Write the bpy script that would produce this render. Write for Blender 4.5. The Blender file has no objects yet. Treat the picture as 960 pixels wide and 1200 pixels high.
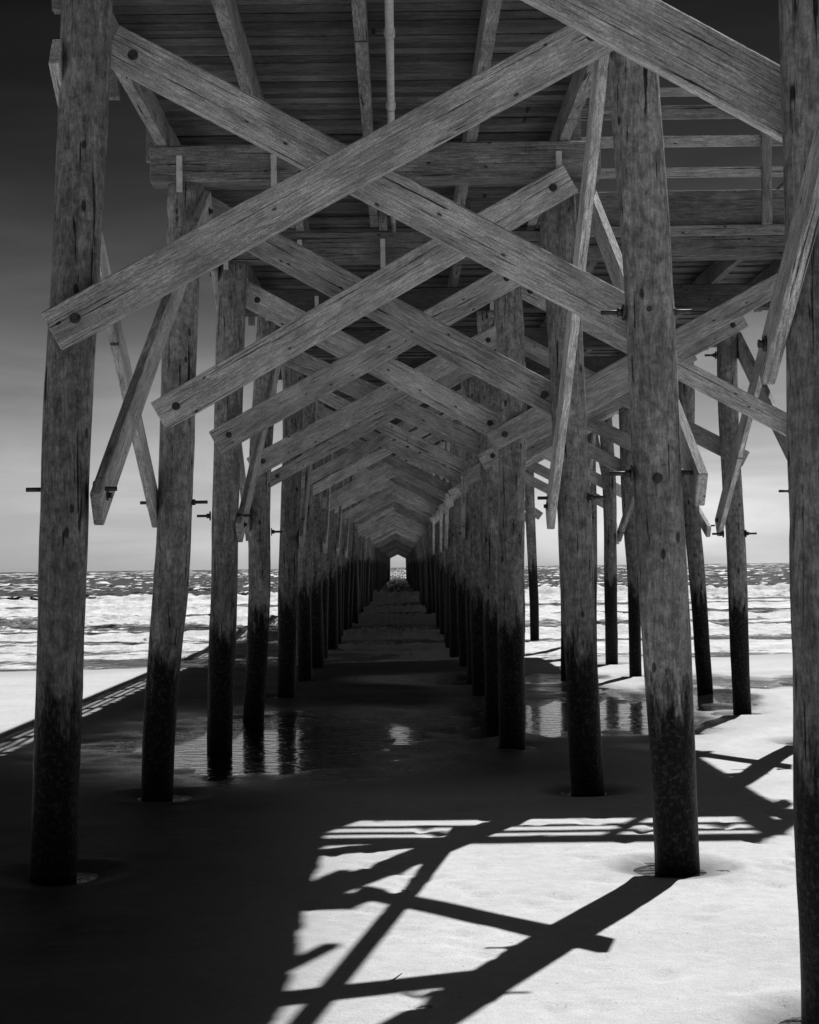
import bpy, bmesh, math, random
import numpy as np
from mathutils import Vector, Matrix, noise
random.seed(7)
H=1.9
scene=bpy.context.scene
scene.view_settings.view_transform='Standard'
scene.view_settings.look='None'
scene.view_settings.exposure=0
col=scene.collection

# ---------------- node helpers ----------------
def new_mat(name):
    m=bpy.data.materials.new(name); m.use_nodes=True
    nt=m.node_tree
    return m,nt,nt.nodes['Principled BSDF']
def N(nt,t,**kw):
    n=nt.nodes.new(t)
    for k,v in kw.items(): setattr(n,k,v)
    return n
def math_n(nt,op,a,b=None,c=None,clamp=False):
    n=nt.nodes.new('ShaderNodeMath'); n.operation=op; n.use_clamp=clamp
    for i,v in enumerate((a,b,c)):
        if v is None: continue
        if isinstance(v,(int,float)): n.inputs[i].default_value=v
        else: nt.links.new(v,n.inputs[i])
    return n.outputs[0]
def maprange(nt,v,a,b,c,d):
    n=nt.nodes.new('ShaderNodeMapRange')
    nt.links.new(v,n.inputs[0])
    for i,x in enumerate((a,b,c,d)):
        n.inputs[i+1].default_value=x
    return n.outputs[0]
def noise_n(nt,vec,scale,detail=4,rough=.55,dist=0):
    n=nt.nodes.new('ShaderNodeTexNoise')
    n.inputs['Scale'].default_value=scale; n.inputs['Detail'].default_value=detail
    n.inputs['Roughness'].default_value=rough; n.inputs['Distortion'].default_value=dist
    if vec is not None: nt.links.new(vec,n.inputs['Vector'])
    return n.outputs[0]
def mapping(nt,vec,scale,loc=(0,0,0)):
    n=nt.nodes.new('ShaderNodeMapping')
    n.inputs['Scale'].default_value=scale; n.inputs['Location'].default_value=loc
    nt.links.new(vec,n.inputs['Vector'])
    return n.outputs[0]
def bump(nt,h,strength,dist,bs,prev=None):
    n=nt.nodes.new('ShaderNodeBump'); n.inputs['Strength'].default_value=strength
    n.inputs['Distance'].default_value=dist
    nt.links.new(h,n.inputs['Height'])
    if prev is not None: nt.links.new(prev,n.inputs['Normal'])
    if bs is not None: nt.links.new(n.outputs[0],bs.inputs['Normal'])
    return n.outputs[0]
def mul(nt,*a):
    r=a[0]
    for b in a[1:]: r=math_n(nt,'MULTIPLY',r,b)
    return r

def rand_coords(nt):
    tc=N(nt,'ShaderNodeTexCoord'); oi=N(nt,'ShaderNodeNewGeometry')
    add=N(nt,'ShaderNodeVectorMath',operation='ADD')
    comb=N(nt,'ShaderNodeCombineXYZ')
    rnd=oi.outputs['Random Per Island']
    r=math_n(nt,'MULTIPLY',rnd,37.0)
    for i in range(3): nt.links.new(r,comb.inputs[i])
    o2=N(nt,'ShaderNodeObjectInfo')
    r2=math_n(nt,'MULTIPLY',o2.outputs['Random'],53.0)
    comb2=N(nt,'ShaderNodeCombineXYZ')
    for i in range(3): nt.links.new(r2,comb2.inputs[i])
    add2=N(nt,'ShaderNodeVectorMath',operation='ADD')
    nt.links.new(tc.outputs['Object'],add.inputs[0]); nt.links.new(comb.outputs[0],add.inputs[1])
    nt.links.new(add.outputs[0],add2.inputs[0]); nt.links.new(comb2.outputs[0],add2.inputs[1])
    rr_=math_n(nt,'FRACT',math_n(nt,'ADD',rnd,o2.outputs['Random']))
    return add2.outputs[0],rr_

def lumber_mat(name,base,axis=0,var=(.6,1.25)):
    m,nt,bs=new_mat(name)
    v,rnd=rand_coords(nt)
    def sc(a,b,c): return (a,b,c) if axis==0 else ((b,a,c) if axis==1 else (b,c,a))
    g1=noise_n(nt,mapping(nt,v,sc(.6,8,17)),1.6,3,.5,1.2)
    ring=math_n(nt,'SINE',math_n(nt,'MULTIPLY',g1,75.0))
    g2=noise_n(nt,mapping(nt,v,sc(4.5,60,100)),1.5,5,.7,.3)
    crack=noise_n(nt,mapping(nt,v,sc(.8,30,44)),1.5,3,.5,.6)
    ck=maprange(nt,crack,.325,.355,.12,1.0)
    blot=noise_n(nt,mapping(nt,v,sc(1.6,4,4)),1.4,6,.7)
    fine=noise_n(nt,v,85,3,.7)
    vor=N(nt,'ShaderNodeTexVoronoi'); vor.inputs['Scale'].default_value=1.0
    nt.links.new(mapping(nt,v,sc(4.2,0.2,8.0)),vor.inputs['Vector'])
    knot=maprange(nt,vor.outputs['Distance'],.06,.10,.2,1.0)
    a=maprange(nt,ring,-1,1,.72,1.15)
    b=maprange(nt,g2,.3,.7,.5,1.42)
    c=maprange(nt,blot,.3,.7,.5,1.35)
    d=maprange(nt,rnd,0,1,*var)
    e=maprange(nt,fine,.3,.7,.68,1.25)
    val=mul(nt,a,b,c,d,e,knot,ck)
    val=math_n(nt,'MULTIPLY',val,base,clamp=True)
    nt.links.new(val,bs.inputs['Base Color'])
    bs.inputs['Roughness'].default_value=.75
    bs.inputs['Specular IOR Level'].default_value=.2
    hh=math_n(nt,'ADD',g2,math_n(nt,'MULTIPLY',ring,.15))
    hh=math_n(nt,'ADD',hh,math_n(nt,'MULTIPLY',ck,1.2))
    bump(nt,hh,.9,.007,bs)
    return m
LUM=lumber_mat('weathered_lumber',.64)
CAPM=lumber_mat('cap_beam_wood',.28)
CAPSH=lumber_mat('shaded_cap_beam_wood',.11)  # far caps: tunnel shade put into a darker wood colour
DECKM=lumber_mat('deck_plank_wood',.19,0,(.35,1.45))
RAILM=lumber_mat('railing_wood',.48,0)
STRM=lumber_mat('stringer_wood',.32,1)

def pile_mat():
    m,nt,bs=new_mat('timber_piling_wood')
    v,rnd=rand_coords(nt)
    geo=N(nt,'ShaderNodeNewGeometry'); sep=N(nt,'ShaderNodeSeparateXYZ')
    nt.links.new(geo.outputs['Position'],sep.inputs[0])
    s1=noise_n(nt,mapping(nt,v,(10,10,1.2)),1.6,6,.65,.6)
    s2=noise_n(nt,mapping(nt,v,(50,50,9.0)),1.5,5,.7)
    crk=noise_n(nt,mapping(nt,v,(22,22,.9)),1.5,4,.55,.4)
    ck=maprange(nt,crk,.34,.37,.12,1.0)
    sp=noise_n(nt,v,14,7,.8)
    big=noise_n(nt,mapping(nt,v,(2,2,.8)),1.5,4,.6)
    vor=N(nt,'ShaderNodeTexVoronoi'); vor.inputs['Scale'].default_value=1
    nt.links.new(mapping(nt,v,(6,6,2.8)),vor.inputs['Vector'])
    knot=maprange(nt,vor.outputs['Distance'],.08,.12,.2,1.)
    a=maprange(nt,s1,.3,.7,.55,1.3); b=maprange(nt,s2,.3,.7,.5,1.42); c=maprange(nt,sp,.35,.62,.42,1.25)
    d=maprange(nt,rnd,0,1,.75,1.12); e=maprange(nt,big,.35,.65,.7,1.2)
    val=math_n(nt,'MULTIPLY',mul(nt,a,b,c,d,e,knot,ck),.32,clamp=True)
    th=maprange(nt,sep.outputs['Y'],10,60,1.05,2.3)
    hz=math_n(nt,'SUBTRACT',sep.outputs['Z'],th)
    edge=noise_n(nt,mapping(nt,v,(9,9,2.0)),1.5,6,.75)
    hz=math_n(nt,'ADD',hz,math_n(nt,'MULTIPLY',math_n(nt,'SUBTRACT',edge,.5),1.6))
    dry=maprange(nt,hz,-.12,.12,0,1)
    barn=noise_n(nt,v,34,5,.7)
    wetc=maprange(nt,barn,.5,.72,.006,.08)
    mix=N(nt,'ShaderNodeMix',data_type='FLOAT')
    nt.links.new(dry,mix.inputs[0]); nt.links.new(wetc,mix.inputs[2]); nt.links.new(val,mix.inputs[3])
    nt.links.new(mix.outputs[0],bs.inputs['Base Color'])
    nt.links.new(maprange(nt,dry,0,1,.5,.8),bs.inputs['Roughness'])
    bs.inputs['Specular IOR Level'].default_value=.2
    hh=math_n(nt,'ADD',s2,math_n(nt,'MULTIPLY',s1,1.2))
    hh=math_n(nt,'ADD',hh,ck)
    hh=math_n(nt,'ADD',hh,math_n(nt,'MULTIPLY',barn,maprange(nt,dry,0,1,3.,.4)))
    bump(nt,hh,1.0,.011,bs)
    return m
PILE=pile_mat()
def simple(name,lo,hi,scale,rough,metal=0):
    m,nt,bs=new_mat(name)
    tc=N(nt,'ShaderNodeTexCoord')
    n=noise_n(nt,tc.outputs['Object'],scale,4)
    nt.links.new(maprange(nt,n,.3,.7,lo,hi),bs.inputs['Base Color'])
    bs.inputs['Metallic'].default_value=metal; bs.inputs['Roughness'].default_value=rough
    return m
METAL=simple('rusted_steel',.02,.09,30,.6,.4)
PIPE=simple('galvanised_steel',.45,.65,12,.5)

# ---------------- object helpers ----------------
pier=bpy.data.objects.new('fishing_pier',None)
pier.empty_display_size=2
pier.location=(-.2,10.7,0)
col.objects.link(pier)
pier['label']='long timber fishing pier on cross-braced pilings in beach sand'
pier['category']='pier'
PM=Matrix.Translation(pier.location)

def add_obj(name,me,M,parent=None,parentM=None):
    o=bpy.data.objects.new(name,me); col.objects.link(o)
    if parent is not None:
        o.parent=parent; o.matrix_parent_inverse=parentM.inverted()
    o.matrix_basis=M
    return o

def box_bm(bm,L,w,t,M=Matrix.Identity(4),bev=0.0,seg=1):
    b=bmesh.new()
    n=max(1,seg); rings=[]
    for i in range(n+1):
        x=L*i/n
        rings.append([b.verts.new((x,-t/2,-w/2)),b.verts.new((x,t/2,-w/2)),b.verts.new((x,t/2,w/2)),b.verts.new((x,-t/2,w/2))])
    for i in range(n):
        for j in range(4):
            b.faces.new((rings[i][j],rings[i][(j+1)%4],rings[i+1][(j+1)%4],rings[i+1][j]))
    b.faces.new(rings[0][::-1]); b.faces.new(rings[-1])
    bmesh.ops.recalc_face_normals(b,faces=b.faces)
    if bev>0:
        es=[e for e in b.edges if len(e.link_faces)==2 and e.calc_face_angle(0)>1.0]
        bmesh.ops.bevel(b,geom=es,offset=bev,segments=1,affect='EDGES')
    if seg>1:
        bow=random.uniform(-.006,.006)*L; tw=random.uniform(-.004,.004)*L; sd_=random.uniform(0,99)
        for v in b.verts:
            s=math.sin(math.pi*v.co.x/L); v.co.z+=bow*s*.4; v.co.y+=tw*s*.5
            v.co.z+=.005*noise.noise(Vector((v.co.x*2,sd_,v.co.z*9)))
    bmesh.ops.transform(b,matrix=M,verts=b.verts)
    tmp=bpy.data.meshes.new('tmp'); b.to_mesh(tmp); b.free()
    bm.from_mesh(tmp); bpy.data.meshes.remove(tmp)

def frame(p0,p1,tdir):
    p0=Vector(p0);p1=Vector(p1)
    x=(p1-p0).normalized(); t=Vector(tdir); y=(t-x*t.dot(x)).normalized(); z=x.cross(y)
    M=Matrix((x,y,z)).transposed().to_4x4(); M.translation=p0
    return M,(p1-p0).length
def beam(name,p0,p1,w,t,tdir,mat,bev=.007,seg=5):
    M,L=frame(p0,p1,tdir)
    bm=bmesh.new(); box_bm(bm,L,w,t,bev=bev,seg=seg)
    me=bpy.data.meshes.new(name); bm.to_mesh(me); bm.free(); me.materials.append(mat)
    return add_obj(name,me,M,pier,PM),M,L
def beam_into(bm,p0,p1,w,t,tdir):
    M,L=frame(p0,p1,tdir); box_bm(bm,L,w,t,M)
def P(X,Y,h):
    return Vector((X*H,Y*H,(h+1)*H))

def cyl_into(bm,p0,p1,r0,r1,seg=10,rings=1,wob=0,seed=0):
    p0=Vector(p0);p1=Vector(p1);d=(p1-p0); x=d.normalized()
    a=Vector((1,0,0)) if abs(x.x)<.9 else Vector((0,1,0))
    u=(a-x*a.dot(x)).normalized(); v=x.cross(u)
    R=[]
    for i in range(rings+1):
        f=i/rings; c=p0+d*f; r=r0+(r1-r0)*f
        ring=[]
        off=Vector((0,0,0))
        if wob:
            off=u*wob*noise.noise(Vector((f*2.2,seed,0)))+v*wob*noise.noise(Vector((f*2.2,seed,9)))
        for j in range(seg):
            an=2*math.pi*j/seg
            rr=r
            if wob: rr=r*(1+.08*noise.noise(Vector((math.cos(an)*1.5,math.sin(an)*1.5+seed,f*9)))+.03*noise.noise(Vector((math.cos(an)*5,math.sin(an)*5+seed,f*30))))
            ring.append(bm.verts.new(c+off+(u*math.cos(an)+v*math.sin(an))*rr))
        R.append(ring)
    for i in range(rings):
        for j in range(seg):
            f=bm.faces.new((R[i][j],R[i][(j+1)%seg],R[i+1][(j+1)%seg],R[i+1][j])); f.smooth=True
    bm.faces.new(R[0][::-1]); bm.faces.new(R[-1])

def bolt_mesh():
    bm=bmesh.new()
    cyl_into(bm,(0,0,0),(0,0,.145),.014,.014,8)
    cyl_into(bm,(0,0,0),(0,0,.010),.050,.050,12)
    cyl_into(bm,(0,0,.0105),(0,0,.042),.028,.028,6)
    me=bpy.data.meshes.new('bolt'); bm.to_mesh(me); bm.free(); me.materials.append(METAL); return me
BOLT=bolt_mesh()
def bhead_mesh():
    bm=bmesh.new()
    cyl_into(bm,(0,0,0),(0,0,.007),.034,.034,12)
    cyl_into(bm,(0,0,.0075),(0,0,.030),.019,.019,6)
    me=bpy.data.meshes.new('bolt_head'); bm.to_mesh(me); bm.free(); me.materials.append(METAL); return me
BHEAD=bhead_mesh()
def put_bolt(parent,parentM,pos,dirv,me=None):
    q=Vector(dirv).to_track_quat('Z','Y').to_matrix().to_4x4(); q.translation=Vector(pos)
    add_obj('bolt',me or BOLT,q,parent,parentM)

# ---------------- pier layout ----------------
NB=73; NIND=37
def YB(i): return 5.63+1.95*(i-1)
Lbase={0:-1.13,1:-1.125,2:-1.060,3:-1.027,4:-1.005,5:-.90,6:-.87}
Lbat={0:.04,1:.04,2:.05,3:.04,4:.06,5:.035,6:.02}
Rbase={0:.925,1:.893,2:.815,3:.62,4:.63,5:.64}
Rbat={0:.006,1:.039,2:.038,3:0,4:.0,5:.01}
rr=random.Random(3)
LB=[];RB=[]
for i in range(NB):
    LB.append((Lbase.get(i,-.885+rr.uniform(-.035,.035)),Lbat.get(i,.015+rr.uniform(-.015,.015))))
    RB.append((Rbase.get(i,.655+rr.uniform(-.035,.035)),Rbat.get(i,.008+rr.uniform(-.015,.015))))
CAPB=1.71; CAPT=1.87; DB=2.0
def LX(i,h): return LB[i][0]+LB[i][1]*(h+1)
def RX(i,h): return RB[i][0]-RB[i][1]*(h+1)

OUT={3:(2.27,0),4:(2.29,.03),5:(2.40,.05),6:(2.12,.03),7:(2.15,.02),8:(2.17,.01),9:(2.2,.02)}
pile_info={}
def make_pile(i,x0,x1,Y,key,lo=-1.6,top=CAPB,r0=.070,r1=.080):
    base=P(x0,Y,lo); tp=P(x1,Y,top)
    M=Matrix.Translation(P(x0,Y,-1))
    bm=bmesh.new()
    near=i<8
    if i==1: r0*=1.06;r1*=1.04
    elif i>5: s=rr.uniform(.86,1.08); r0*=s; r1*=s
    cyl_into(bm,base,tp,r0*H,r1*H,32 if near else 12,44 if near else 6,.10 if i>0 else .02,random.uniform(0,99))
    bmesh.ops.transform(bm,matrix=M.inverted(),verts=bm.verts)
    me=bpy.data.meshes.new('piling'); bm.to_mesh(me); bm.free(); me.materials.append(PILE)
    o=add_obj('piling',me,M,pier,PM); pile_info[key]=(o,M)
    return o,M
stuffP=bmesh.new(); stuffB=bmesh.new()
for i in range(NB):
    Y=YB(i); lo=-1.6
    top=1.985 if i==1 else CAPB
    for key,fx in (('L',LX),('R',RX)):
        if i<NIND:
            make_pile(i,fx(i,lo),fx(i,top),Y,(key,i),lo,top)
        else:
            cyl_into(stuffP,P(fx(i,-2.2),Y,-2.2),P(fx(i,CAPB),Y,CAPB),.07*H,.078*H,8)
for i,(b,bat) in OUT.items():
    make_pile(i,b+bat*.6,b-bat*2.7,YB(i),('O',i),-1.6,CAPB,.06,.068)
for i in range(10,NB):
    b=1.83+rr.uniform(-.05,.03)
    if i<16: make_pile(i,b,b-.04,YB(i),('Q',i),-1.6,CAPB,.06,.066)
    elif i%2==0: cyl_into(stuffP,P(b,YB(i),-2.2),P(b,YB(i),CAPB),.06*H,.066*H,8)
for i,b in ((8,1.35),(6,1.52),(9,1.1)):
    make_pile(i,b,b-.03,YB(i),('S',i),-1.6,CAPB,.055,.062)
def R(s=.022): return random.uniform(-s,s)
off=.105
BW=.138*H; BT=.07
def brace(name,p0,p1,tdir,w=BW,t=BT,bolts=(True,True),side=-1,near=True,seg=6):
    o,M,L=beam(name,p0,p1,w,t,tdir,LUM,seg=seg)
    if near:
        y=M.to_3x3().col[1]
        s=side
        for k,f in enumerate((.17/L,1-.17/L)):
            if bolts[k]:
                pos=Vector(p0).lerp(Vector(p1),f)+y*(s*(t/2+.001))
                put_bolt(o,M,pos,y*s,BHEAD)
    return o
for i in range(NB):
    Y=YB(i); yn=Y-off; yf=Y+off
    A={1:((-1.115,.775),(.72,1.75)),2:((-1.045,.672),(.77,1.695)),3:((-1.01,.70),(.69,1.63))}
    B={0:((-.85,1.957),(.96,.961)),1:((-.95,1.77),(.86,.785)),2:((-.86,1.62),(.74,.725)),3:((-.86,1.56),(.60,.765))}
    a=A.get(i,((-1.0+R(),.68+R(.04)),(.69+R(),1.58+R(.04))))
    b=B.get(i,((-.84+R(),1.52+R(.04)),(.66+R(),.75+R(.04))))
    bw=BW if i<5 else .100*H
    if i!=0:
        if i<NIND: brace('cross_brace',P(a[0][0],yn,a[0][1]),P(a[1][0],yn,a[1][1]),(0,1,0),near=i<7,w=bw)
        else: beam_into(stuffB,P(a[0][0],yn,a[0][1]),P(a[1][0],yn,a[1][1]),bw,BT,(0,1,0))
    if i<NIND: brace('cross_brace',P(b[0][0],yf,b[0][1]),P(b[1][0],yf,b[1][1]),(0,1,0),near=i<7,w=bw)
    else: beam_into(stuffB,P(b[0][0],yf,b[0][1]),P(b[1][0],yf,b[1][1]),bw,BT,(0,1,0))
for i in range(3,13):
    Y=YB(i); xo=2.32 if i<10 else 1.9
    brace('cross_brace',P(.53+R(),Y-off,.70+R()),P(xo,Y-off,1.64+R()),(0,1,0),near=i<5,w=.115*H)
    brace('cross_brace',P(.66+R(),Y+off,1.60+R()),P(xo+.04,Y+off,.69+R()),(0,1,0),near=i<5,w=.115*H)
def lbrace(fx,side,i0,h0,i1,h1,ro=.092,w=.125*H,t=.065):
    p0=P(fx(i0,h0)+side*ro,YB(i0)+(-.06 if i1>i0 else .06),h0)
    p1=P(fx(i1,h1)+side*ro,YB(i1)+(.06 if i1>i0 else -.06),h1)
    brace('diagonal_brace',p0,p1,(1,0,0),w=w,t=t,side=1 if side>0 else -1,near=i0<6)
for i in (1,3,5,7,9,11):
    lbrace(LX,+1,i+1,1.64,i,.20)
    lbrace(LX,-1,i,1.70,i+1,.24,ro=.085)
lbrace(RX,-1,1,1.76,2,.21)
lbrace(RX,+1,2,1.68,1,.24,ro=.145)
for i in (5,7,9,11):
    lbrace(RX,-1,i,1.6,i+1,.25); lbrace(RX,+1,i+1,1.6,i,.25)
OX=lambda i,h: OUT[i][0]-OUT[i][1]*(h+1)
lbrace(OX,-1,3,1.66,4,.24,w=.14*H)
lbrace(OX,+1,4,1.5,3,.25,w=.14*H)
for i in (5,7):
    lbrace(OX,-1,i,1.5,i+1,.25,w=.1*H); lbrace(OX,1,i+1,1.5,i,.25,w=.1*H)
brace('diagonal_brace',P(.825,3.82,.43),P(.85,2.1,1.65),(1,0,0),w=.085*H,t=.06,side=-1)
capx=bmesh.new()
for i in range(NB):
    if i==1: continue
    Y=YB(i); r=.93 if i<3 else (2.62 if i<=9 else 2.0)
    l=-1.06-abs(R())
    if i<NIND:
        beam('cap_beam',P(l,Y,(CAPB+CAPT)/2),P(r+R(),Y,(CAPB+CAPT)/2),(CAPT-CAPB)*H,.26,(0,1,0),CAPM if i<4 else CAPSH,.01,4)
    else: beam_into(capx,P(l,Y,(CAPB+CAPT)/2),P(r,Y,(CAPB+CAPT)/2),(CAPT-CAPB)*H,.26,(0,1,0))
def finish(bm,name,mat,kind=None):
    me=bpy.data.meshes.new(name); bm.to_mesh(me); bm.free(); me.materials.append(mat)
    o=add_obj(name,me,Matrix.Translation(pier.location),pier,PM)
    for v in me.vertices: v.co-=pier.location
    if kind: o['kind']=kind
    return o
finish(stuffP,'piling',PILE,'stuff'); finish(stuffB,'cross_brace',LUM,'stuff'); finish(capx,'cap_beam',CAPSH,'stuff')
Y0=YB(0)-2.2; Y1=YB(NB-1)+.5
sh=(DB-CAPT)-.004
for X,ya,yb in ((-1.0,Y0,Y1),(-.55,Y0,Y1),(-.09,Y0,Y1),(.365,Y0,Y1),(.775,Y0,Y1),(1.25,YB(3)+.02,Y1),(1.7,YB(3)+.02,Y1),(2.15,YB(3)+.02,YB(9)+.3),(2.56,YB(3)+.02,YB(9)+.3)):
    y=ya; bm=bmesh.new(); k=0
    while y<yb:
        L=min(7.8,yb-y)
        dx=.024*(1 if k%2 else -1)
        beam_into(bm,P(X+dx,y,CAPT+.002+sh/2),P(X+dx,min(y+L+.1,yb+.02),CAPT+.002+sh/2),sh*H,.085,(1,0,0))
        y+=L;k+=1
    finish(bm,'stringer',STRM)
# deck boards
bm=bmesh.new(); y=Y0*H; bw=.165
PL0=(YB(3)-.06)*H; PL1=(YB(9)+.35)*H
while y<Y1*H:
    far=y>60
    w=bw if not far else .8
    zj=random.uniform(0,.03); zb=(DB+1)*H+zj; th=.065-zj
    x1=.83*H+random.uniform(-.02,.02)
    if PL0<=y<=PL1: x1=2.66*H
    elif y>PL1: x1=2.03*H  # extra deck width added beyond the platform, to shade the corridor
    beam_into(bm,Vector((-1.07*H+random.uniform(-.03,.03),y+w/2,zb+th/2)),Vector((x1,y+w/2,zb+th/2)),w-.0005 if far else w-.004,th,(0,0,1))
    y+=w
finish(bm,'deck',DECKM)
beam('rim_joist',P(.80,YB(3)-.09,1.965),P(2.66,YB(3)-.09,1.965),.19*H,.07,(0,1,0),CAPM)
beam('rim_joist',P(.80,YB(3)-.13,1.835),P(2.66,YB(3)-.13,1.835),.055*H,.05,(0,1,0),CAPM)
def railing(p0,p1,tdir,offv,name='railing'):
    bm=bmesh.new()
    p0=Vector(p0);p1=Vector(p1);L=(p1-p0).length;n=max(1,int(L/2.0))
    up=Vector((0,0,1)); o=Vector(offv)
    for hh,w,t in ((.56,.05,.17),(.44,.14,.04),(.28,.11,.04),(.11,.10,.04)):
        a=p0+up*hh*H+o*(.067 if hh<.55 else .0); b=p1+up*hh*H+o*(.067 if hh<.55 else .0)
        if hh>.55: beam_into(bm,a,b,.045,.19,tdir)
        else: beam_into(bm,a,b,w,t,tdir)
    for k in range(n+1):
        c=p0.lerp(p1,k/n)
        beam_into(bm,c+up*(-.16*H),c+up*(.545*H),.09,.09,tdir)
    return finish(bm,name,RAILM if abs(tdir[1])>.5 else STRM)
zt=2.03
railing(P(.84,YB(3)-.165,zt),P(2.64,YB(3)-.165,zt),(0,1,0),(0,-1,0))
beam('railing_post',P(2.03,YB(3)-.215,1.85),P(2.03,YB(3)-.215,2.50),.10,.06,(0,1,0),RAILM)
railing(P(2.70,YB(3)-.1,zt),P(2.70,YB(9)+.3,zt),(1,0,0),(-1,0,0))
railing(P(-1.11,Y0,zt),P(-1.11,YB(40),zt),(1,0,0),(1,0,0))
railing(P(.87,Y0,zt),P(.87,YB(3)-.25,zt),(1,0,0),(-1,0,0))
railing(P(2.07,YB(9)+.5,zt),P(2.07,YB(40),zt),(1,0,0),(-1,0,0))
bm=bmesh.new()
cyl_into(bm,P(-.012,Y0,1.93),P(-.012,YB(30),1.93),.03,.03,12)
for k in range(0,40):
    yy=YB(0)+k*.975+.5
    cyl_into(bm,P(-.012,yy,1.93),P(-.012,yy+.05,1.93),.04,.04,12)
finish(bm,'pipe',PIPE)
for i in (2,3,4):
    for X in (LX(i,1.7)-.02,RX(i,1.7)+.01,-.07,-.53):
        bm=bmesh.new()
        beam_into(bm,P(X,YB(i)-.086,1.82),P(X,YB(i)-.086,1.66),.05,.012,(0,1,0))
        beam_into(bm,P(X,YB(i)-.10,1.67),P(X,YB(i)-.06,1.67),.05,.012,(0,0,1))
        cyl_into(bm,P(X,YB(i)-.089,1.76),P(X,YB(i)-.108,1.76),.02,.02,6)
        finish(bm,'metal_strap',PIPE)
for key,hs in ((('L',1),(.27,)),(('L',2),(.3,)),(('L',3),(.3,)),(('L',4),(.25,)),(('R',2),(.3,)),(('R',1),(.3,.83)),(('O',4),(1.4,.2)),(('O',5),(.3,)),(('O',3),(.4,))):
    o,M=pile_info[key]
    fx={'L':LX,'R':RX,'O':OX}[key[0]]
    for h in hs:
        for s in (-1,1):
            put_bolt(o,M,P(fx(key[1],h)+s*.073,YB(key[1])-.02,h),(s,0,0))
o,M=pile_info[('R',1)]
for h in (.83,.28):
    put_bolt(o,M,P(RX(1,h),YB(1)-.078,h),(0,-1,0),BHEAD)

# ---------------- ground ----------------
def axis(segs):
    out=[]
    for a,b,st in segs:
        n=max(1,int(round((b-a)/st))); out+= [a+(b-a)*k/n for k in range(n)]
    out.append(segs[-1][1]); return np.array(out)
xs=axis([(-4000,-400,900),(-400,-60,40),(-60,-14,2),(-14,-6,.3),(-6,-2,.085),(-2,4,.04),(4,7,.085),(7,14,.3),(14,60,2),(60,400,40),(400,4000,900)])
ys=axis([(-400,-20,30),(-20,4,1),(4,6.8,.15),(6.8,14,.05),(14,36,.14),(36,60,1.2),(60,300,20),(300,2000,200),(2000,20000,3000)])
pil=[]
for i in range(0,12):
    pil.append((LX(i,-1)*H,YB(i)*H)); pil.append((RX(i,-1)*H,YB(i)*H))
for i,(b,_) in OUT.items(): pil.append((b*H,YB(i)*H))
pools=[(-1.3,19.2,2.3,2.8,.06),(2.5,22.8,1.4,3.6,.055),(4.3,24.8,.7,2.0,.05),(5.6,27.8,1.3,1.6,.05),(1.6,29.0,1.6,1.2,.045)]
Xg,Yg=np.meshgrid(xs,ys)
Z=np.zeros_like(Xg); nz=np.zeros_like(Xg); nf=np.zeros_like(Xg)
near=(np.abs(Xg)<14)&(Yg>4)&(Yg<36)
for (r,c) in np.argwhere(near):
    x=Xg[r,c];y=Yg[r,c]
    nz[r,c]=noise.fractal(Vector((x*.45,y*.3,0)),1.0,2.1,4)
    nf[r,c]=noise.noise(Vector((x*2.6,y*2.0,5)))
Z+=nz*.005+nf*.0018
for (px,py,rx,ry,d) in pools:
    q=((Xg-px)/rx)**2+((Yg-py)/ry)**2
    q=q+(nz*.8+nf*.9)*(q<9)
    Z-=d*np.exp(-np.clip(q,0,50)**2)
wet_shadeA=np.zeros_like(Xg)
for (px,py) in pil:
    q=np.sqrt((Xg-px)**2+((Yg-py)*.9)**2)+nf*.05
    Z-=.042*np.exp(-(q/.29)**2)
    Z+=.014*np.exp(-((q-.46)/.09)**2)
    wet_shadeA=np.maximum(wet_shadeA,np.exp(-(np.clip(q,0,5)/.38)**4)*.9)
fr=random.Random(11)
for k in range(150):
    fx=fr.uniform(-.6,4.2); fy=fr.uniform(7.2,14); an=fr.uniform(-.9,.9)
    m=(np.abs(Xg-fx)<.5)&(np.abs(Yg-fy)<.5)
    dx=(Xg-fx)*math.cos(an)+(Yg-fy)*math.sin(an); dy=-(Xg-fx)*math.sin(an)+(Yg-fy)*math.cos(an)
    q=(dx/.05)**2+(dy/.12)**2
    Z-=np.where(m,fr.uniform(.008,.022)*np.exp(-np.clip(q,0,40)**1.8),0)
    Z+=np.where(m,.004*np.exp(-np.clip(((dx)/.09)**2+((dy-.17)/.06)**2,0,40)),0)
shore=33.5+np.sin(Xg*.21+.6)*.9+np.sin(Xg*.07)*1.3+nz*1.0
Z-=np.clip(Yg-shore,0,None)*.03*(Yg<200)+(Yg>=200)*5.5
gloss=np.zeros_like(Xg)
for (px,py,rx,ry,d) in pools:
    q=((Xg-px)/(rx*1.35))**2+((Yg-py)/(ry*1.35))**2+nz*.8
    wet_shadeA=np.maximum(wet_shadeA,np.clip(1.5-q,0,1)); gloss=np.maximum(gloss,np.clip(1.8-q,0,1))
wet_shadeA=np.maximum(wet_shadeA,np.clip((Yg-shore+2.0)/4.,0,1)*.45)
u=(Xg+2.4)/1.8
wet_shadeA=np.maximum(wet_shadeA,.9*np.exp(-np.clip(np.abs(u),0,4)**4)*np.clip((Yg-4)/2,0,1))  # band under the pier: deck shade painted in along with damp sand
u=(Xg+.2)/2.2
wet_shadeA=np.maximum(wet_shadeA,.95*np.exp(-np.clip(np.abs(u),0,4)**4)*np.clip((Yg-14)/2,0,1))  # wider band further out, shade again painted into the sand tone
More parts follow.
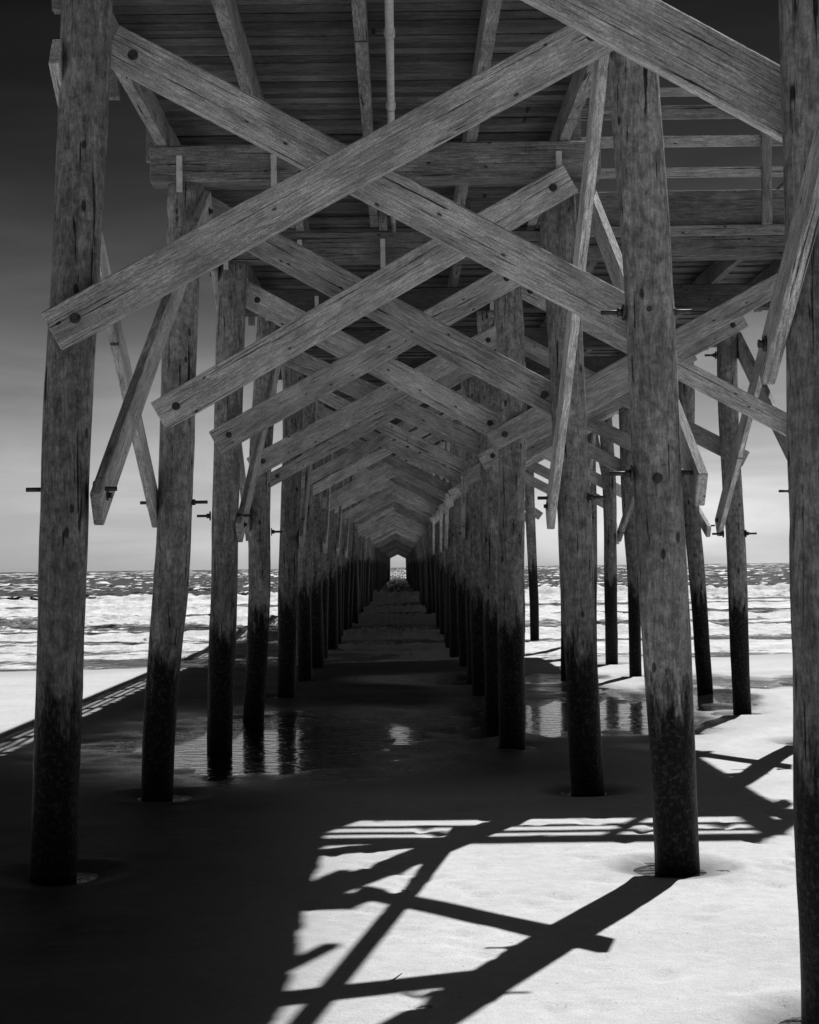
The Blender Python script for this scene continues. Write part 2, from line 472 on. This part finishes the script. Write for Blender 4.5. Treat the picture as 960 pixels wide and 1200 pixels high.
def grid_mesh(name,Xg,Yg,Z,attrs,mat):
    R_,C_=Xg.shape
    me=bpy.data.meshes.new(name)
    co=np.stack([Xg,Yg,Z],-1).reshape(-1,3)
    ii=np.arange(R_*C_).reshape(R_,C_)
    f=np.stack([ii[:-1,:-1],ii[:-1,1:],ii[1:,1:],ii[1:,:-1]],-1).reshape(-1,4)
    me.vertices.add(len(co)); me.vertices.foreach_set('co',co.ravel())
    me.loops.add(f.size); me.loops.foreach_set('vertex_index',f.ravel().astype(np.int32))
    me.polygons.add(len(f)); me.polygons.foreach_set('loop_start',(np.arange(len(f))*4).astype(np.int32))
    me.polygons.foreach_set('loop_total',np.full(len(f),4,dtype=np.int32))
    me.polygons.foreach_set('use_smooth',np.ones(len(f),dtype=bool))
    me.update(calc_edges=True)
    for k,v in attrs.items():
        a=me.attributes.new(k,'FLOAT','POINT'); a.data.foreach_set('value',v.ravel().astype(np.float32))
    me.materials.append(mat)
    o=bpy.data.objects.new(name,me); col.objects.link(o); return o
def sand_mat():
    m,nt,bs=new_mat('beach_sand')
    tc=N(nt,'ShaderNodeTexCoord'); v=tc.outputs['Object']
    at=N(nt,'ShaderNodeAttribute',attribute_name='wet_shade'); wet_shade0=at.outputs['Fac']
    ag=N(nt,'ShaderNodeAttribute',attribute_name='gloss')
    n1=noise_n(nt,v,.9,6,.6); n2=noise_n(nt,v,9,5,.65); n3=noise_n(nt,v,110,4,.75)
    deb=noise_n(nt,v,34,3,.5)
    dk=maprange(nt,deb,.69,.72,1,.4)
    wn=math_n(nt,'ADD',wet_shade0,mul(nt,math_n(nt,'SUBTRACT',n1,.5),maprange(nt,wet_shade0,0,.2,.15,.6)))
    wet_shade=math_n(nt,'MULTIPLY',wn,1.0,clamp=True)
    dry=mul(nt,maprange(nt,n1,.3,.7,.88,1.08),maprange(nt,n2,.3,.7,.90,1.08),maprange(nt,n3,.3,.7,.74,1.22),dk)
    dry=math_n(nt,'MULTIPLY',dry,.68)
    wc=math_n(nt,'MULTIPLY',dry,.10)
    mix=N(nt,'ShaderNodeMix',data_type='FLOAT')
    nt.links.new(wet_shade,mix.inputs[0]); nt.links.new(dry,mix.inputs[2]); nt.links.new(wc,mix.inputs[3])
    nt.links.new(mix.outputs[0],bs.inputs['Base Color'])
    rg=maprange(nt,math_n(nt,'ADD',ag.outputs['Fac'],mul(nt,math_n(nt,'SUBTRACT',n2,.5),.8)),0.,1,.62,.16)
    m2=N(nt,'ShaderNodeMix',data_type='FLOAT'); nt.links.new(wet_shade,m2.inputs[0]); m2.inputs[2].default_value=.92; nt.links.new(rg,m2.inputs[3])
    nt.links.new(m2.outputs[0],bs.inputs['Roughness'])
    nt.links.new(maprange(nt,ag.outputs['Fac'],0.,1,.10,.45),bs.inputs['Specular IOR Level'])
    b1=bump(nt,n3,.45,.005,None)
    bump(nt,n2,.4,.022,bs,b1)
    return m
ground=grid_mesh('ground',Xg,Yg,Z,{'wet_shade':wet_shadeA,'gloss':gloss},sand_mat())
ground['kind']='structure'; ground['label']='pale beach sand, damp beneath the pier with shade painted in'; ground['category']='beach'

# ---------------- water ----------------
def pool_mat():
    m,nt,bs=new_mat('still_water')
    tc=N(nt,'ShaderNodeTexCoord'); v=tc.outputs['Object']
    n=noise_n(nt,mapping(nt,v,(1.0,2.6,1)),3.2,4,.55,.5)
    bs.inputs['Base Color'].default_value=(.012,.012,.012,1); bs.inputs['Roughness'].default_value=.02
    bs.inputs['IOR'].default_value=1.33
    bump(nt,n,.8,.045,bs)
    return m
px=np.linspace(-8,9,60); py=np.linspace(7.0,30.5,60); A_,B_=np.meshgrid(px,py)
pool=grid_mesh('tide_pool',A_,B_,np.full_like(A_,-.024),{},pool_mat())
pool['kind']='structure'; pool['label']='shallow tide pool water lying in sand hollows'; pool['category']='water'

def sea_mat():
    m,nt,bs=new_mat('sea_water')
    tc=N(nt,'ShaderNodeTexCoord'); v=tc.outputs['Object']
    at=N(nt,'ShaderNodeAttribute',attribute_name='foam_glint')
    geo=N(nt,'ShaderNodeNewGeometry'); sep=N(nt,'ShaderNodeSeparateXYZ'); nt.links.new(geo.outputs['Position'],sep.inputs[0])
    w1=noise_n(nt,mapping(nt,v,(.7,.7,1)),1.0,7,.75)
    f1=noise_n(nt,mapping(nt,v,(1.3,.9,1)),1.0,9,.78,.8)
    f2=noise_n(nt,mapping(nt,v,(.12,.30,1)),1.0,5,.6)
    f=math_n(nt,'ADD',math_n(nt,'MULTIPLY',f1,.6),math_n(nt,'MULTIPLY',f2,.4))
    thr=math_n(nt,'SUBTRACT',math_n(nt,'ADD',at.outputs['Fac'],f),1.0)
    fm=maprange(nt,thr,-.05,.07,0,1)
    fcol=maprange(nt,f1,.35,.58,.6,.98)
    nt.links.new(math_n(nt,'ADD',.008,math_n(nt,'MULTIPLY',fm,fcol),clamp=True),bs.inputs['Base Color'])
    wr=maprange(nt,sep.outputs['Y'],120,1500,.16,.26)
    mix=N(nt,'ShaderNodeMix',data_type='FLOAT'); nt.links.new(fm,mix.inputs[0]); nt.links.new(wr,mix.inputs[2]); mix.inputs[3].default_value=.85
    nt.links.new(mix.outputs[0],bs.inputs['Roughness'])
    bs.inputs['IOR'].default_value=1.33
    amp=maprange(nt,fm,0,1,1.0,.06)
    h=math_n(nt,'ADD',mul(nt,w1,amp,3.0),mul(nt,f1,maprange(nt,fm,0,1,.25,.12)))
    bump(nt,h,1.0,1.0,bs)
    return m
ysf=np.arange(31,125,.22); yfar=125*np.exp(np.linspace(0,np.log(20000/125),620))[1:]
ys2=np.concatenate([ysf,yfar])
us=np.linspace(-1,1,1101); us=np.sign(us)*np.abs(us)**1.9
U,Y2=np.meshgrid(us,ys2); X2=U*(60+.8*Y2)
def fftnoise(shape,sx,sy,seed):
    r=np.random.RandomState(seed); w_=r.normal(size=shape)
    F=np.fft.rfft2(w_); fy=np.fft.fftfreq(shape[0])[:,None]; fx=np.fft.rfftfreq(shape[1])[None,:]
    F*=np.exp(-2*(math.pi**2)*((fx*sx)**2+(fy*sy)**2))
    o=np.fft.irfft2(F,s=shape); return o/o.std()
n1=fftnoise(X2.shape,2.0,1.1,1); n2=fftnoise(X2.shape,9,3,2); n3=fftnoise(X2.shape,.9,.6,3); n4=fftnoise(X2.shape,40,12,4)
Zs=np.full_like(X2,-.035)
foam_glint=np.zeros_like(X2)
def wig(x,seed,a):
    r=np.random.RandomState(seed); s=0
    for k in range(6): s=s+np.sin(x*(.03*1.75**k)+r.uniform(0,6.28))/(1.35**k)
    return s*a
for (yc,amp,wd,fo) in ((37.5,.05,1.0,.72),(42.5,.09,1.3,.8),(50,.14,1.6,.9),(62,.20,1.9,.95),(79,.30,2.4,1.0),(99,.45,2.8,1.0)):
    s=int(yc*10)
    c=yc+wig(X2,s,.9)
    a=amp*np.clip(.75+wig(X2,s+1,.28),.15,1.4)
    d=Y2-c
    prof=np.where(d<0,np.exp(-(d/(wd*.8))**2),np.exp(-(d/(wd*1.3))**2))
    Zs+=a*prof*(1+.12*n1+.08*n3)
    lead=np.where(d<0,np.exp(-(d/(wd*3.0))**2),np.exp(-(d/(wd*.6))**2))
    foam_glint=np.maximum(foam_glint,fo*lead*np.clip(.88+wig(X2,s+2,.2),.4,1.1))
zone=np.clip((Y2-31)/3,0,1)*np.clip((106-Y2)/8,0,1)
foam_glint=np.maximum(foam_glint,zone*(.53+wig(Y2*3+X2*.4,9,.03)+n2*.03+n4*.04))
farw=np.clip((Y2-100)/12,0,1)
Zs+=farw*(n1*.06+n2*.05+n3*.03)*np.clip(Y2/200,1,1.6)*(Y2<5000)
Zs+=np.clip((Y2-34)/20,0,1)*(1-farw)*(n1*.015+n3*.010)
cap_glint=np.clip((n3*.8+n1*.45+n4*.3-1.25)*2.4,0,.85)  # whitecap specks that also paint sun glitter on the far sea
foam_glint=np.where(farw>.01,np.maximum(foam_glint*(1-farw),farw*(.2+cap_glint)*(Y2<4000)),foam_glint)
sea=grid_mesh('sea',X2,Y2,Zs,{'foam_glint':foam_glint},sea_mat())
sea['kind']='structure'; sea['label']='choppy sea with rows of white breakers rolling in'; sea['category']='sea'

bm=bmesh.new()
cyl_into(bm,(0,0,.01),(.07,.1,.015),.006,.004,6); cyl_into(bm,(.07,.1,.015),(.11,.2,.02),.004,.002,6)
me=bpy.data.meshes.new('twig'); bm.to_mesh(me); bm.free(); me.materials.append(LUM)
tw=bpy.data.objects.new('twig',me); tw.location=(-.12,4.05*H,.002); col.objects.link(tw)
tw['label']='small dry bent twig lying on the sand'; tw['category']='twig'

# ---------------- light ----------------
sd=Vector((.37,.88,1)).normalized()
el=math.asin(sd.z); az=math.atan2(sd.x,sd.y)
sun=bpy.data.lights.new('sun','SUN'); sun.energy=5; sun.angle=math.radians(.5); sun.color=(1,1,1)
so=bpy.data.objects.new('sun',sun); so.rotation_euler=sd.to_track_quat('Z','Y').to_euler(); so.location=(0,0,30); col.objects.link(so)
w=bpy.data.worlds.new('World'); scene.world=w; w.use_nodes=True
nt=w.node_tree; bg=nt.nodes['Background']
sky=nt.nodes.new('ShaderNodeTexSky'); sky.sky_type='NISHITA'; sky.sun_disc=False
sky.sun_elevation=el; sky.sun_rotation=az; sky.dust_density=1.5
sepc=nt.nodes.new('ShaderNodeSeparateColor'); nt.links.new(sky.outputs[0],sepc.inputs[0])
tc=nt.nodes.new('ShaderNodeTexCoord'); sp=nt.nodes.new('ShaderNodeSeparateXYZ'); nt.links.new(tc.outputs['Generated'],sp.inputs[0])
ramp=nt.nodes.new('ShaderNodeValToRGB'); nt.links.new(sp.outputs['Z'],ramp.inputs[0])
cr=ramp.color_ramp; cr.interpolation='B_SPLINE'
pts=[(0,.86),(.03,.80),(.08,.46),(.15,.15),(.23,.045),(.33,.013),(1,.009)]
cr.elements[0].position=0; cr.elements[1].position=1
for p,_ in pts[1:-1]: cr.elements.new(p)
for e,(p,v) in zip(cr.elements,pts): e.color=(v,v,v,1)
cl=noise_n(nt,mapping(nt,tc.outputs['Generated'],(3,3,14)),1.8,6,.55,.4)
clf=maprange(nt,cl,.40,.66,.86,1.22)
val=math_n(nt,'MULTIPLY',math_n(nt,'MULTIPLY',sepc.outputs[0],ramp.outputs[0]),clf)
nt.links.new(val,bg.inputs[0]); bg.inputs[1].default_value=.1

# ---------------- camera ----------------
cam=bpy.data.cameras.new('camera'); co=bpy.data.objects.new('camera',cam); col.objects.link(co)
cam.sensor_fit='HORIZONTAL'; cam.sensor_width=36; cam.lens=36*2000/960
cam.shift_x=12/960; cam.shift_y=65/960
cam.clip_start=.1; cam.clip_end=40000
co.location=(0,0,H); co.rotation_euler=(math.radians(90),math.radians(.69),0)
scene.camera=co
